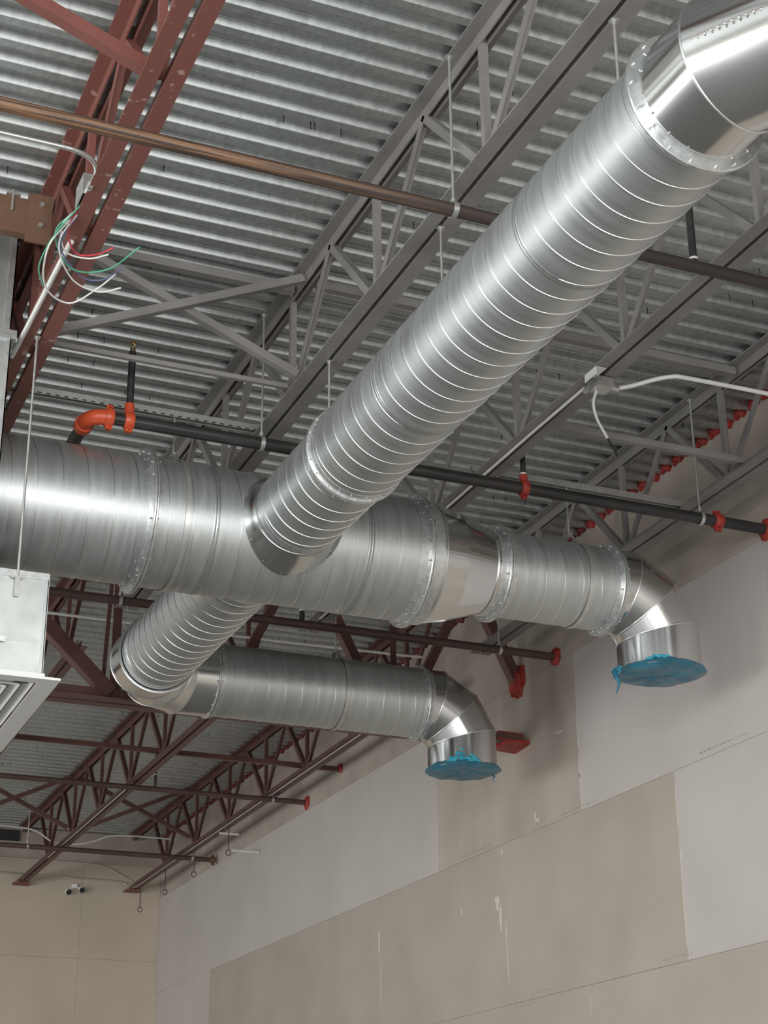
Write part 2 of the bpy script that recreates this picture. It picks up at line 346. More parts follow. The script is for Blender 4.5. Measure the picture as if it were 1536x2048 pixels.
# ------------------------------------------------------------------ steel joists
ZT, ZB = H, 4.18
def L_pair(parent, name, x, y0, y1, z, leg, t, gap, upside, m, vleg=None):
    vl = vleg or leg
    for s in (-1, 1):
        mb = MB(); g = gap/2*s
        if upside: poly = [(g, 0), (g+leg*s, 0), (g+leg*s, -t), (g+t*s, -t), (g+t*s, -vl), (g, -vl)]
        else: poly = [(g, 0), (g+leg*s, 0), (g+leg*s, t), (g+t*s, t), (g+t*s, vl), (g, vl)]
        part(mb.prism(poly, (x, y0, z), (x, y1, z), (1, 0, 0), (0, 0, 1)), name, m, parent)
def web(parent, name, x, p, q, leg, m, flip=False):
    a, b = Vector((x, p[0], p[1])), Vector((x, q[0], q[1])); d = (b-a).normalized(); u = Vector((1, 0, 0)); w = d.cross(u); t = 0.005
    if flip: w = -w
    h = leg/2
    poly = [(-h, 0), (h, 0), (h, t), (-h+t, t), (-h+t, leg), (-h, leg)]
    part(MB().prism([(i, j-leg/3) for i, j in poly], a, b, u, w), name, m, parent)
def joist(x, y0, y1, mtl, nodes, label, leg=0.072, gap=0.024, endspan=0.61, end_hi=None, group='open-web roof joists', webm=None, b0=0.1, b1=0.1, vleg=None):
    o = thing('steel_joist', (x, 7, ZB), label, 'joist', group); o.rotation_euler = (TILT, 0, 0)
    webm = webm or mtl
    L_pair(o, 'top_chord_angle', x, y0, y1, ZT, 0.07, 0.008, gap, True, mtl)
    L_pair(o, 'bottom_chord_angle', x, y0+b0, y1-b1, ZB, leg, 0.008, gap, False, mtl, vleg)
    zt, zb = ZT-0.035, ZB+0.03
    for yn in nodes:
        web(o, 'web_vertical', x, (yn, zb), (yn, zt), 0.034, webm)
        if yn-0.61 > y0-0.3: web(o, 'web_diagonal', x, (yn-0.02, zb), (max(yn-0.61, y0+0.05), zt), 0.042, webm, True)
        if yn+0.61 < y1+0.3: web(o, 'web_diagonal', x, (yn+0.02, zb), (min(yn+0.61, y1-0.05), zt), 0.042, webm)
    return o
near = [6.62+1.22*k for k in range(-4, 4)]
far = [12.75+1.225*k for k in range(0, 7)]
XA, XB, XC, XD = 1.372, 2.84, 4.255, 5.715
YG = 11.44
joist(XA, 1.0, YG, 'red_scuffed', near, 'scuffed red steel joist with loose wires, nearest the left edge', leg=0.072, webm='red_steel', gap=0.032, vleg=0.045)
joist(XB, 1.0, YG, 'grey_steel', near, 'grey steel joist above the long diagonal duct')
joist(XC, 1.0, YG, 'grey_steel', near, 'grey steel joist carrying the metal junction box')
joist(XD, 1.0, YG, 'grey_steel', near, 'grey steel joist running closest along the right wall')
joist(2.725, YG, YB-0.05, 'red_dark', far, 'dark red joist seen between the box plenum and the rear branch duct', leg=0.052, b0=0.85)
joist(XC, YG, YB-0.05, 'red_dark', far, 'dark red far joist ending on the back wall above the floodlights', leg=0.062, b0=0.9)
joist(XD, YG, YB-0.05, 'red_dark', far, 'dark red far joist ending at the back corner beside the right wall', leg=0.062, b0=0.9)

# bearing plates of the far joists on the back wall, end strut
for x, lab in ((XC, 'small steel bearing plate under the far joist end by the floodlights'), (XD, 'small steel bearing plate under the far joist end at the corner')):
    single(MB().box((x-0.10, YB-0.16, 4.02), (x+0.10, YB, 4.04)).box((x-0.01, YB-0.12, 4.04), (x+0.01, YB-0.002, 4.08)), 'bearing_plate', 'red_steel', (x, YB, 4.02), lab, 'plate')

# girder across the hall
gd = thing('joist_girder', (3, YG, 3.45), 'deep red truss girder crossing behind the ducts', 'girder')
def xL(parent, name, x0, x1, y, z, leg, t, gap, upside, m):
    for s in (-1, 1):
        g = gap/2*s; q = -1 if upside else 1
        poly = [(g, 0), (g+leg*s, 0), (g+leg*s, t*q), (g+t*s, t*q), (g+t*s, leg*q), (g, leg*q)]
        part(MB().prism(poly, (x0, y, z), (x1, y, z), (0, 1, 0), (0, 0, 1)), name, m, parent)
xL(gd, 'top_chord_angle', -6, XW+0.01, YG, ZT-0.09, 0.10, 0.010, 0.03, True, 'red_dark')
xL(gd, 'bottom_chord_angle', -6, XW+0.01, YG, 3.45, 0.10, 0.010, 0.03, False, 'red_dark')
def gweb(p, q, leg, name):
    a, b = Vector((p[0], YG, p[1])), Vector((q[0], YG, q[1])); d = (b-a).normalized(); u = Vector((0, 1, 0)); w = d.cross(u); h = leg/2; t = 0.008
    part(MB().prism([(-h, -h), (h, -h), (h, -h+t), (-h+t, -h+t), (-h+t, h), (-h, h)], a, b, u, w), name, 'red_dark', gd)
gweb((1.42, 4.78), (2.78, 3.52), 0.10, 'web_diagonal')
gweb((0.0, 3.52), (1.36, 4.78), 0.10, 'web_diagonal')
gweb((2.80, 3.52), (2.80, 4.78), 0.065, 'web_vertical')
gweb((2.72, 3.54), (2.76, 4.78), 0.03, 'web_vertical')
for xj in (XC, XD):
    gweb((xj-0.03, 4.78), (xj-0.66, 3.52), 0.07, 'web_diagonal')
    if xj == XC: gweb((xj+0.03, 4.78), (xj+0.68, 3.52), 0.075, 'web_diagonal')
gweb((5.70, 4.78), (XW+0.005, 3.90), 0.085, 'web_diagonal')
gweb((5.0, 3.52), (5.0, 4.78), 0.05, 'web_vertical')
gweb((2.80, 3.52), (3.55, 4.78), 0.06, 'web_diagonal')

# bridging between joists
def angle_bar(p0, p1, leg, m, name, label, cat, group=None, flip=1):
    p0, p1 = Vector(p0), Vector(p1); d = (p1-p0).normalized(); u = d.cross(Vector((0, 1, 0))).normalized(); w = Vector((0, 1, 0))*flip; t = 0.005
    if u.z < 0: u = -u
    poly = [(0, 0), (leg, 0), (leg, t), (t, t), (t, leg), (0, leg)]
    return single(MB().prism([(a-leg/2, b) for a, b in poly], p0, p1, u, w), name, m, tuple(p0), label, cat, group)
BY = 7.62
angle_bar((XA+0.06, BY, 4.83), (XB-0.05, BY, 4.26), 0.045, 'grey_steel', 'cross_brace', 'grey cross brace sloping down from red joist to grey joist', 'brace', 'cross bracing')
angle_bar((XA+0.05, BY-0.05, 4.21), (XB-0.04, BY-0.05, 4.84), 0.045, 'grey_steel', 'cross_brace', 'grey cross brace rising from red joist to grey joist', 'brace', 'cross bracing')
angle_bar((XA-0.03, 5.36, 4.24), (-0.2, 5.36, 4.86), 0.055, 'red_steel', 'cross_brace', 'red angle brace above the red joist in the top left corner', 'brace', 'cross bracing')
angle_bar((XA+0.05, 7.72, 4.85), (XB-0.04, 7.72, 4.85), 0.05, 'grey_steel', 'bridging_angle', 'grey bridging angle under the deck between red and grey joists', 'bridging', 'bridging angles')
angle_bar((XA+0.05, 7.78, 4.26), (XB-0.05, 7.78, 4.26), 0.026, 'grey_steel', 'bridging_angle', 'thin grey bridging bar at lower level behind the grey cross brace', 'bridging', 'bridging angles')
angle_bar((XB+0.05, 7.60, 4.84), (XC-0.05, 7.60, 4.84), 0.05, 'grey_steel', 'bridging_angle', 'grey bridging angle under the deck above the long diagonal duct', 'bridging', 'bridging angles')
angle_bar((XC+0.05, 7.60, 4.84), (XD-0.05, 7.60, 4.84), 0.05, 'grey_steel', 'bridging_angle', 'grey bridging angle under the deck right of the junction box', 'bridging', 'bridging angles')
angle_bar((XD+0.04, 7.60, 4.84), (XW, 7.60, 4.84), 0.05, 'grey_steel', 'bridging_angle', 'short grey bridging angle between last joist and right wall', 'bridging', 'bridging angles')
angle_bar((XC+0.06, 7.60, 4.23), (XD-0.06, 7.60, 4.23), 0.04, 'grey_steel', 'bridging_angle', 'grey lower bridging angle meeting the joist beside the right wall', 'bridging', 'bridging angles')
FY = 18.95
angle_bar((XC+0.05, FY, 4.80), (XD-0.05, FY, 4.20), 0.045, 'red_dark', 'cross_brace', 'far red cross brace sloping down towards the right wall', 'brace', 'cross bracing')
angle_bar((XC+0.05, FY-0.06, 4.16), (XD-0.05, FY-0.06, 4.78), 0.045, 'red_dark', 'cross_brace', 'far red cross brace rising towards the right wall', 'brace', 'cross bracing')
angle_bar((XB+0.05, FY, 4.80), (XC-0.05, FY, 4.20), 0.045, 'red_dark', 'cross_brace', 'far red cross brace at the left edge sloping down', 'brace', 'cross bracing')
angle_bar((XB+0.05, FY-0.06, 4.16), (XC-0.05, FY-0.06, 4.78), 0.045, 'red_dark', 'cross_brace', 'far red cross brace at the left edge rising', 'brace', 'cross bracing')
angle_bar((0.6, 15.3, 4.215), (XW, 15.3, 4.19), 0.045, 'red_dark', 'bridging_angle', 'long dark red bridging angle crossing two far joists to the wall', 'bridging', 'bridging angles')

# brown header channel at the roof opening, left edge
hb = thing('header_channel', (0.2, 7.27, 4.54), 'brown steel channel framing the roof opening beside the red joist', 'beam')
poly = [(0, 0), (0.055, 0), (0.055, 0.010), (0.008, 0.016), (0.008, 0.184), (0.055, 0.190), (0.055, 0.20), (0, 0.20)]
part(MB().prism(poly, (-1.5, 7.25, 4.545), (1.30, 7.25, 4.545), (0, 1, 0), (0, 0, 1)), 'channel', 'brown_steel', hb)
part(MB().box((1.20, 7.235, 4.50), (1.325, 7.25, 4.78)), 'clip_plate', 'brown_steel', hb)
part(MB().tube([(1.125, 7.24, 4.78), (1.125, 7.24, 4.66)], 0.007, 8).box((1.09, 7.225, 4.745), (1.16, 7.25, 4.757)), 'bolt', 'zinc', hb)
for z_ in (4.60, 4.72): part(MB().tube([(1.27, 7.236, z_), (1.27, 7.222, z_)], 0.014, 6), 'clip_bolt', 'zinc', hb)

# ------------------------------------------------------------------ ducts
YM, ZM, RM = 8.30, 3.548, 0.359
RE = 0.256; XF, XK, RB = 2.893, 2.868, 0.250
Y2, R2 = 10.93, 0.258
def flange(parent, p, d, r, h=0.045, w=0.02, bolts=24, m='band', seed=0, cw=0.03):
    p = Vector(p); d = Vector(d).normalized()
    part(MB().rev(p, d, [(-w, r+0.001), (-w, r+h), (-w+0.004, r+h+0.004), (-0.002, r+h+0.004), (-0.001, r+h), (-0.001, r+0.001)], 72), 'flange_ring', m, parent, 40)
    fr = part(MB().rev(p, d, [(0.001, r+0.001), (0.001, r+h), (0.002, r+h+0.004), (w-0.004, r+h+0.004), (w, r+h), (w, r+0.001)], 72), 'flange_ring', m, parent, 40)
    part(MB().rev(p, d, [(-w-cw, r+0.001), (-w-cw, r+0.0035), (-w, r+0.004)], 72).rev(p, d, [(w, r+0.004), (w+cw, r+0.0035), (w+cw, r+0.001)], 72), 'flange_collar', m, parent, 40)
    _, u, v = basis(d); mb = MB(); rnd = random.Random(seed)
    for k in range(bolts):
        a = 2*math.pi*k/bolts + rnd.uniform(-.03, .03); c = (u*math.cos(a)+v*math.sin(a))*(r+h*0.55)
        mb.tube([p-d*(w+0.010)+c, p+d*(w+0.009)+c], 0.0045, 6)
        c2 = (u*math.cos(a+.13)+v*math.sin(a+.13))
        mb.tube([p-d*(w+0.03)+c2*(r+0.002), p-d*(w+0.03)+c2*(r+0.007)], 0.004, 6)
        mb.tube([p+d*(w+0.03)+c2*(r+0.002), p+d*(w+0.03)+c2*(r+0.007)], 0.004, 6)
    part(mb, 'flange_bolts', 'zinc', fr, kind='stuff')
def spiral(parent, p0, p1, r, m, pitch=0.13, ph=0.0, hand=1, n=96, sh=0.0024):
    p0, p1 = Vector(p0), Vector(p1); L = (p1-p0).length; d = (p1-p0).normalized()
    seg = max(2, int(L/0.3)); prof = [(L*i/seg, r) for i in range(seg+1)]
    tb = part(MB().rev(p0, d, prof, n), 'spiral_tube', m, parent, 60)
    part(MB().helix(p0, d, L, r, pitch, 0.0038, sh, 72, ph, hand), 'spiral_seam', 'seam', tb, 50)
def coupling(parent, p, d, r, w=0.05, m='band'):
    part(MB().rev(Vector(p)-Vector(d)*w/2, d, [(0, r+0.0005), (0.002, r+0.0026), (w*0.46, r+0.0024), (w*0.5, r+0.001), (w*0.54, r+0.0024), (w-0.002, r+0.0026), (w, r+0.0005)], 72), 'joint_band', m, parent, 50)

d1 = thing('spiral_duct', (1.24, YM, ZM), 'wide galvanised spiral duct leaving the plenum at the left edge', 'duct', 'galvanised ducts')
spiral(d1, (1.235, YM, ZM), (2.115, YM, ZM), RM, 'duct_x', 0.134, 0.6)
d2 = thing('spiral_duct', (2.14, YM, ZM), 'wide galvanised spiral duct with the two branch saddles', 'duct', 'galvanised ducts')
spiral(d2, (2.115, YM, ZM), (3.74, YM, ZM), RM, 'duct_x', 0.134, 2.6)
flange(d2, (2.115, YM, ZM), (1, 0, 0), RM, 0.042, 0.014, 20, seed=1, cw=0.02)
coupling(d2, (2.46, YM, ZM), (1, 0, 0), RM, 0.035, 'joint_zinc'); coupling(d2, (3.36, YM, ZM), (1, 0, 0), RM, 0.035, 'joint_zinc')
# saddles
def saddle(parent, xc, side, rb, flare):
    mb = MB(); n = 72; rings = []
    for (ext, rr) in ((0.0, rb+flare), (0.008, rb+flare), (0.06, rb+flare*0.25), (0.12, rb+0.001)):
        ring = []
        for k in range(n):
            a = 2*math.pi*k/n; dx, dz = math.cos(a)*rr, math.sin(a)*rr
            base = math.sqrt(max(0.0, (RM+0.002)**2 - min(dz*dz, (RM)**2*0.999)))
            full = RM + 0.02
            yy = base + ext if ext < 0.03 else (base*(1-ext/0.14)+full*(ext/0.14)) + ext*0.5
            ring.append((xc+dx, YM+side*yy, ZM+dz))
        rings += ring
    fs = []
    for i in range(3):
        for k in range(n):
            q = (i*n+k, i*n+(k+1) % n, (i+1)*n+(k+1) % n, (i+1)*n+k); fs.append(q if side > 0 else q[::-1])
    mb.add(rings, fs); part(mb, 'branch_saddle', 'sheet', parent, 50)
    # fixing screws around the saddle rim
    sm = MB()
    for k in range(14):
        a = 2*math.pi*(k+.3)/14; dx, dz = math.cos(a)*(rb+flare*0.8), math.sin(a)*(rb+flare*0.8); base = math.sqrt(max(0.0001, RM**2-dz*dz))
        sm.ball((xc+dx, YM+side*(base+0.012), ZM+dz), 0.007, 6)
    part(sm, 'saddle_screws', 'zinc', parent, kind='stuff')
saddle(d2, XF, -1, RB-0.006, 0.045); saddle(d2, XK, 1, RB-0.006, 0.045)

rd = thing('duct_reducer', (3.74, YM, ZM), 'smooth tapered duct reducer between wide and narrow ducts', 'duct', 'galvanised ducts')
part(MB().rev((3.74, YM, ZM), (1, 0, 0), [(0, RM+.001), (0.085, RM+.001)], 96).rev((3.74, YM, ZM), (1, 0, 0), [(0.085, RM+.001), (0.24, RM-.031), (0.46, RE+0.001)], 96).rev((3.74, YM, ZM), (1, 0, 0), [(0.46, RE+.001), (0.54, RE+.001)], 96), 'reducer_cone', 'sheet', rd, 3)
part(MB().rev((3.825, YM, ZM), (1, 0, 0), [(-0.008, RM), (-0.004, RM+0.006), (0.004, RM+0.006), (0.008, RM-0.001)], 96).rev((4.20, YM, ZM), (1, 0, 0), [(-0.008, RE+.002), (-0.004, RE+0.006), (0.004, RE+0.006), (0.008, RE)], 96), 'bead', 'seam', rd, 50)
flange(rd, (3.735, YM, ZM), (1, 0, 0), RM, 0.030, 0.014, 20, seed=2, cw=0.06)
d3 = thing('spiral_duct', (4.28, YM, ZM), 'narrow galvanised spiral duct between reducer and right elbow', 'duct', 'galvanised ducts')
spiral(d3, (4.28, YM, ZM), (5.035, YM, ZM), RE, 'duct_x', 0.125, 1.0)
flange(d3, (4.275, YM, ZM), (1, 0, 0), RE, 0.034, 0.014, 18, seed=3, cw=0.04)

ELB = []
def elbow(parent, p, din, dout, R, r, c_in, c_out, m, ends=True, seams=(15, 45, 75)):
    """mitred elbow, each gore its own mesh; p = start of bend on the axis"""
    p, din, dout = Vector(p), Vector(din).normalized(), Vector(dout).normalized(); nrm = din.cross(dout); C = p + dout*R; n = 72
    def radial(t): return -dout*math.cos(t) + din*math.sin(t)
    rings = [[p - din*c_in + nrm*r*math.cos(2*math.pi*k/n) + (-dout)*r*math.sin(2*math.pi*k/n) for k in range(n)]]
    half = math.radians(15)
    for s_ in seams:
        t = math.radians(s_); v = C + radial(t)*(R/math.cos(half))
        rings.append([v + nrm*r*math.cos(2*math.pi*k/n) + radial(t)*(r/math.cos(half))*math.sin(2*math.pi*k/n) for k in range(n)])
    q = C + din*R
    rings.append([q + dout*c_out + nrm*r*math.cos(2*math.pi*k/n) + din*r*math.sin(2*math.pi*k/n) for k in range(n)])
    gores = []
    for i in range(len(rings)-1):
        fs = [(k, (k+1) % n, n+(k+1) % n, n+k) for k in range(n)]
        gores.append(part(MB().add(rings[i]+rings[i+1], [f[::-1] for f in fs]), 'elbow_gore', m, parent, 60))
    for i in range(1, len(rings)-1):
        cc = sum(rings[i], Vector())/n
        part(MB().tube([v + (v-cc).normalized()*0.001 for v in rings[i]] + [rings[i][0]+(rings[i][0]-cc).normalized()*0.001], 0.0045, 6, False), 'gore_seam', 'seam', gores[i], 60)
    ELB.append(gores)
    return q + dout*c_out
e1 = thing('duct_elbow', (5.04, YM, ZM), 'bright mitred elbow turning down at the right, opening covered blue', 'duct elbow', 'mitred elbows')
end1 = elbow(e1, (5.065, YM, ZM), (1, 0, 0), (0, 0, -1), 0.34, RE-0.002, 0.04, 0.155, 'sheet')
flange(e1, (5.035, YM, ZM), (1, 0, 0), RE, 0.026, 0.012, 18, seed=4)

# front branch
fb = thing('spiral_duct', (XF, YM-RM, ZM), 'short ribbed collar duct joining the long diagonal duct to the main', 'duct', 'galvanised ducts')
spiral(fb, (XF, YM-0.30, ZM), (XF, 7.06, ZM), RB-0.006, 'duct_y', 0.122, 0.3, sh=0.003)
coupling(fb, (XF, YM-RM-0.13, ZM), (0, 1, 0), RB-0.006, 0.07)
fc = thing('spiral_duct', (XF, 7.05, ZM), 'long galvanised spiral duct running diagonally to the top right', 'duct', 'galvanised ducts')
spiral(fc, (XF, 7.06, ZM), (XF, 3.965, ZM), RB+0.002, 'duct_y', 0.118, 1.3)
flange(fc, (XF, 7.05, ZM), (0, 1, 0), RB, 0.012, 0.012, 20, seed=5, cw=0.05)
coupling(fc, (XF, 6.22, ZM), (0, 1, 0), RB+0.002, 0.03, 'joint_zinc'); coupling(fc, (XF, 4.83, ZM), (0, 1, 0), RB+0.002, 0.03, 'joint_zinc')
fe = thing('duct_elbow', (XF, 3.95, ZM), 'large bright elbow with a row of rivets, top right corner', 'duct elbow', 'mitred elbows')
endf = elbow(fe, (XF, 3.85, ZM), (0, -1, 0), (1, 0, 0), 0.42, RB-0.006, 0.12, 0.12, 'sheet')
flange(fe, (XF, 3.955, ZM), (0, 1, 0), RB-0.007, 0.030, 0.010, 18, seed=6, cw=0.03)
spiralx = thing('spiral_duct', tuple(endf), 'spiral duct continuing from the top right elbow beyond the frame', 'duct', 'galvanised ducts')
spiral(spiralx, tuple(endf), (4.95, endf.y, endf.z), RB-0.004, 'duct_x', 0.118)

# rear branch and second outlet
kb = thing('spiral_duct', (XK, YM+RM, ZM), 'closely ribbed spiral duct branching behind the main to the lower left', 'duct', 'galvanised ducts')
spiral(kb, (XK, YM+0.30, ZM), (XK, 10.50, ZM), RB, 'duct_y', 0.130, 0.9, sh=0.0032)
coupling(kb, (XK, YM+RM+0.16, ZM), (0, 1, 0), RB, 0.08); coupling(kb, (XK, 10.42, ZM), (0, 1, 0), RB, 0.06)
ke = thing('duct_elbow', (XK, 10.5, ZM), 'mitred elbow at lower left joining the ribbed branch to the rear duct', 'duct elbow', 'mitred elbows')
RK = 0.36
endk = elbow(ke, (XK, Y2-RK, ZM), (0, 1, 0), (1, 0, 0), RK, R2+0.008, 0.06, 0.14, 'sheet')
part(MB().rev((XK, Y2-RK-0.06, ZM), (0, 1, 0), [(0, RB+0.001), (-0.004, R2+0.008), (0.0, R2+0.016), (0.008, R2+0.014), (0.012, R2+0.008)], 72), 'rolled_rim', 'seam', ke, 50)
dr = thing('spiral_duct', tuple(endk), 'rear galvanised spiral duct below the main, leading to the second outlet', 'duct', 'galvanised ducts')
spiral(dr, (endk.x-0.01, Y2, ZM), (4.965, Y2, ZM), R2, 'duct_x', 0.125, 0.5)
flange(dr, (endk.x, Y2, ZM), (1, 0, 0), R2, 0.016, 0.014, 18, seed=7)
e2 = thing('duct_elbow', (4.97, Y2, ZM), 'bright mitred elbow of the rear duct turning down, opening covered blue', 'duct elbow', 'mitred elbows')
end2 = elbow(e2, (5.0, Y2, ZM), (1, 0, 0), (0, 0, -1), 0.335, R2-0.002, 0.04, 0.15, 'sheet')
flange(e2, (4.97, Y2, ZM), (1, 0, 0), R2, 0.020, 0.010, 16, seed=8)

# rivets on the top right elbow's lap seam
_C = Vector((XF+0.42, 3.85, ZM))
def gore_pt(tdeg, phi, rr):      # point on the elbow skin; phi: 90 = outside, 0 = up
    t = math.radians(tdeg); rad = Vector((-math.cos(t), -math.sin(t), 0)); return _C + rad*(0.42/math.cos(math.radians(15))*0.985) + (rad*math.sin(math.radians(phi)) + Vector((0, 0, 1))*math.cos(math.radians(phi)))*rr
riv_me = MB().ball((0, 0, 0), 0.006, 6).mesh('rivet', (0, 0, 0), 'zinc', 60)
lap = MB(); lp = []
for k in range(13):
    t = 16 + k*2.1; inst(riv_me, 'rivet', gore_pt(t, 98, RB-0.004), ELB[1][1])

# blue plastic film over the two openings
def film(p, r, seed, label, bunch):
    rnd = random.Random(seed); p = Vector(p); n = 60
    t = thing('plastic_film', tuple(p), label, 'plastic film', 'blue plastic covers')
    ph = [rnd.uniform(0, 6.28) for _ in range(6)]
    def wob(a): return 0.005*math.sin(3*a+ph[0]) + 0.003*math.sin(7*a+ph[1]) + 0.002*math.sin(13*a+ph[2]) + rnd.uniform(-.002, .002)
    rings = []; 
    prof_ = [(0.0, -0.012), (0.25, -0.016), (0.5, -0.012), (0.75, -0.014), (0.93, -0.006), (1.0, 0.0)]
    for q, dz in prof_[1:]:
        rings.append([p + Vector((math.cos(2*math.pi*k/n)*r*q, math.sin(2*math.pi*k/n)*r*q, dz-0.004 + (0.004*math.sin(5*2*math.pi*k/n+q*9+ph[3]) + 0.003*math.sin(9*2*math.pi*k/n+ph[4])))) for k in range(n)])
    rim1 = []; rim2 = []; rim3 = []
    for k in range(n):
        a = 2*math.pi*k/n; w = wob(a); c = Vector((math.cos(a), math.sin(a), 0))
        rim1.append(p + c*(r+0.030+w) + Vector((0, 0, 0.006+w*0.5))); rim2.append(p + c*(r+0.010+abs(w)*0.4) + Vector((0, 0, 0.018+w))); rim3.append(p + c*(r+0.0025) + Vector((0, 0, 0.024+1.2*w)))
    rings += [rim1, rim2, rim3]
    vs = [p+Vector((0, 0, -0.018))] + [v for R in rings for v in R]
    fs = [(0, 1+(k+1) % n, 1+k) for k in range(n)]
    for i in range(len(rings)-1):
        for k in range(n): fs.append((1+i*n+k, 1+i*n+(k+1) % n, 1+(i+1)*n+(k+1) % n, 1+(i+1)*n+k))
    part(MB().add(vs, fs), 'film_cover', 'film', t, 70)
    for (ang, L, w0) in bunch:
        a = math.radians(ang); c = Vector((math.cos(a), math.sin(a), 0)); s_ = Vector((-math.sin(a), math.cos(a), 0)); q = p + c*(r+0.02) + Vector((0, 0, 0.012)); pts = []
        line = smoothline([q, q+c*0.02+Vector((0, 0, -L*0.25)), q+c*0.012+s_*0.018+Vector((0, 0, -L*0.6)), q+c*0.03+s_*0.012+Vector((0, 0, -L))], 4)
        part(MB().tube(line, w0, 6, True, radii=[w0*(1-0.75*i/(len(line)-1)) for i in range(len(line))]), 'film_tail', 'film', t, 70)
    return t
f1 = film(end1, RE-0.004, 3, 'blue plastic film over the right outlet with a dangling tail', [(172, 0.16, 0.017), (166, 0.05, 0.024), (178, 0.045, 0.02)])
f2 = film(end2, R2-0.004, 9, 'blue plastic film bunched up over the rear outlet', [(10, 0.05, 0.008)])
# gathered bunch on the collar of the rear outlet
rnd = random.Random(4); mb = MB()
for k in range(46):
    t_ = rnd.uniform(-1, 1); a = math.radians(246 + 25*t_); top = 0.092*(1-abs(t_)**1.4); rr = R2+0.002+rnd.uniform(0, .008)
    mb.ball(end2+Vector((math.cos(a)*rr, math.sin(a)*rr, 0.016+top*rnd.random())), rnd.uniform(0.008, 0.015), 6, (rnd.uniform(0.8, 1.9), 0.7, rnd.uniform(0.6, 1.2)))
part(mb, 'film_bunch', 'film_gather', f2, 20)
mb = MB()
for k in range(9):
    a = math.radians(222 + k*3.2); rr = RE+0.008+rnd.uniform(0, .008)
    mb.ball(end1+Vector((math.cos(a)*rr, math.sin(a)*rr, rnd.uniform(0.018, 0.034))), rnd.uniform(0.010, 0.016), 7, (1.5, 0.7, 0.7))
part(mb, 'film_bunch', 'film_gather', f1, 20)

# ------------------------------------------------------------------ plenum, diffuser at the left edge
pl = thing('supply_plenum', (0.6, 8.3, 2.4), 'galvanised rectangular supply plenum dropping beside the red joist', 'plenum')
part(MB().box((0.0, 7.62, 2.95), (1.232, 8.98, 4.14)), 'lower_trunk', 'plenum', pl)
part(MB().box((0.02, 7.62, 4.19), (1.225, 8.96, 5.1)), 'upper_trunk', 'plenum', pl)
part(MB().box((-0.02, 7.60, 4.14), (1.262, 9.0, 4.165)).box((-0.02, 7.60, 4.166), (1.262, 9.0, 4.19)), 'joint_flange', 'band', pl)
part(MB().box((1.195, 7.612, 4.19), (1.232, 7.62, 5.1)).box((1.225, 7.612, 4.19), (1.232, 7.66, 5.1)), 'corner_angle', 'band', pl)
part(MB().box((1.215, 7.613, 2.95), (1.238, 7.62, 4.14)).box((1.232, 7.613, 2.95), (1.238, 7.65, 4.14)), 'corner_angle', 'band', pl)
bx_ = thing('diffuser_box', (0.8, 8.3, 2.39), 'galvanised box under the main duct at the left edge', 'duct box')
part(MB().box((0.1, 7.62, 2.40), (1.515, 8.96, 2.905)), 'box_body', 'plenum', bx_)
part(MB().box((0.1, 7.606, 2.872), (1.515, 7.6195, 2.906)), 'top_flange', 'band', bx_)
part(MB().box((1.503, 7.606, 2.405), (1.519, 7.6195, 2.872)).box((1.515, 7.606, 2.405), (1.522, 7.64, 2.905)), 'corner_strip', 'seam', bx_)
part(MB().box((0.1, 7.606, 2.552), (1.488, 7.6195, 2.566)), 'drive_cleat', 'seam', bx_)
part(MB().box((1.20, 7.598, 2.538), (1.33, 7.606, 2.562)), 'cleat_tab', 'white', bx_)
part(MB().box((1.335, 7.585, 2.862), (1.395, 7.606, 2.870)).box((1.355, 7.595, 2.77), (1.378, 7.606, 2.862)), 'rod_bracket', 'zinc', bx_)
df = thing('ceiling_diffuser', (0.8, 8.3, 2.36), 'white louvred square diffuser below the galvanised box', 'diffuser')
cx, cy, hx, hy = 0.815, 8.29, 0.79, 0.70
def sq_frame(mb, h1x, h1y, z1, h2x, h2y, z2, t):
    vs = []
    for hx_, hy_, z in ((h1x, h1y, z1), (h2x, h2y, z2), (h2x, h2y, z2+t), (h1x, h1y, z1+t)):
        vs += [(cx-hx_, cy-hy_, z), (cx+hx_, cy-hy_, z), (cx+hx_, cy+hy_, z), (cx-hx_, cy+hy_, z)]
    fs = []
    for i in range(4):
        j = (i+1) % 4
        for k in range(4): fs.append((i*4+k, i*4+(k+1) % 4, j*4+(k+1) % 4, j*4+k))
    return mb.add(vs, fs)
part(sq_frame(MB(), hx, hy, 2.372, hx-0.095, hy-0.075, 2.372, 0.012), 'outer_frame', 'white', df)
part(sq_frame(MB(), hx-0.10, hy-0.08, 2.384, hx-0.105, hy-0.085, 2.43, 0.004), 'inner_neck', 'white', df)
for k in range(10):
    o_ = 0.108+k*0.056
    part(sq_frame(MB(), hx-o_, hy-o_*0.85, 2.374, hx-o_-0.046, hy-o_*0.85-0.040, 2.412, 0.003), 'louvre_ring', 'white', df)
part(MB().box((cx-0.12, cy-0.08, 2.372), (cx+0.12, cy+0.08, 2.380)), 'centre_plate', 'white', df)
part(MB().box((1.40, 7.672, 2.3705), (1.47, 7.684, 2.3725)), 'damper_slot', 'black', df)
part(MB().box((cx-0.70, 7.60, 2.384), (1.53, 7.62, 2.402)), 'neck_flange', 'white', df)

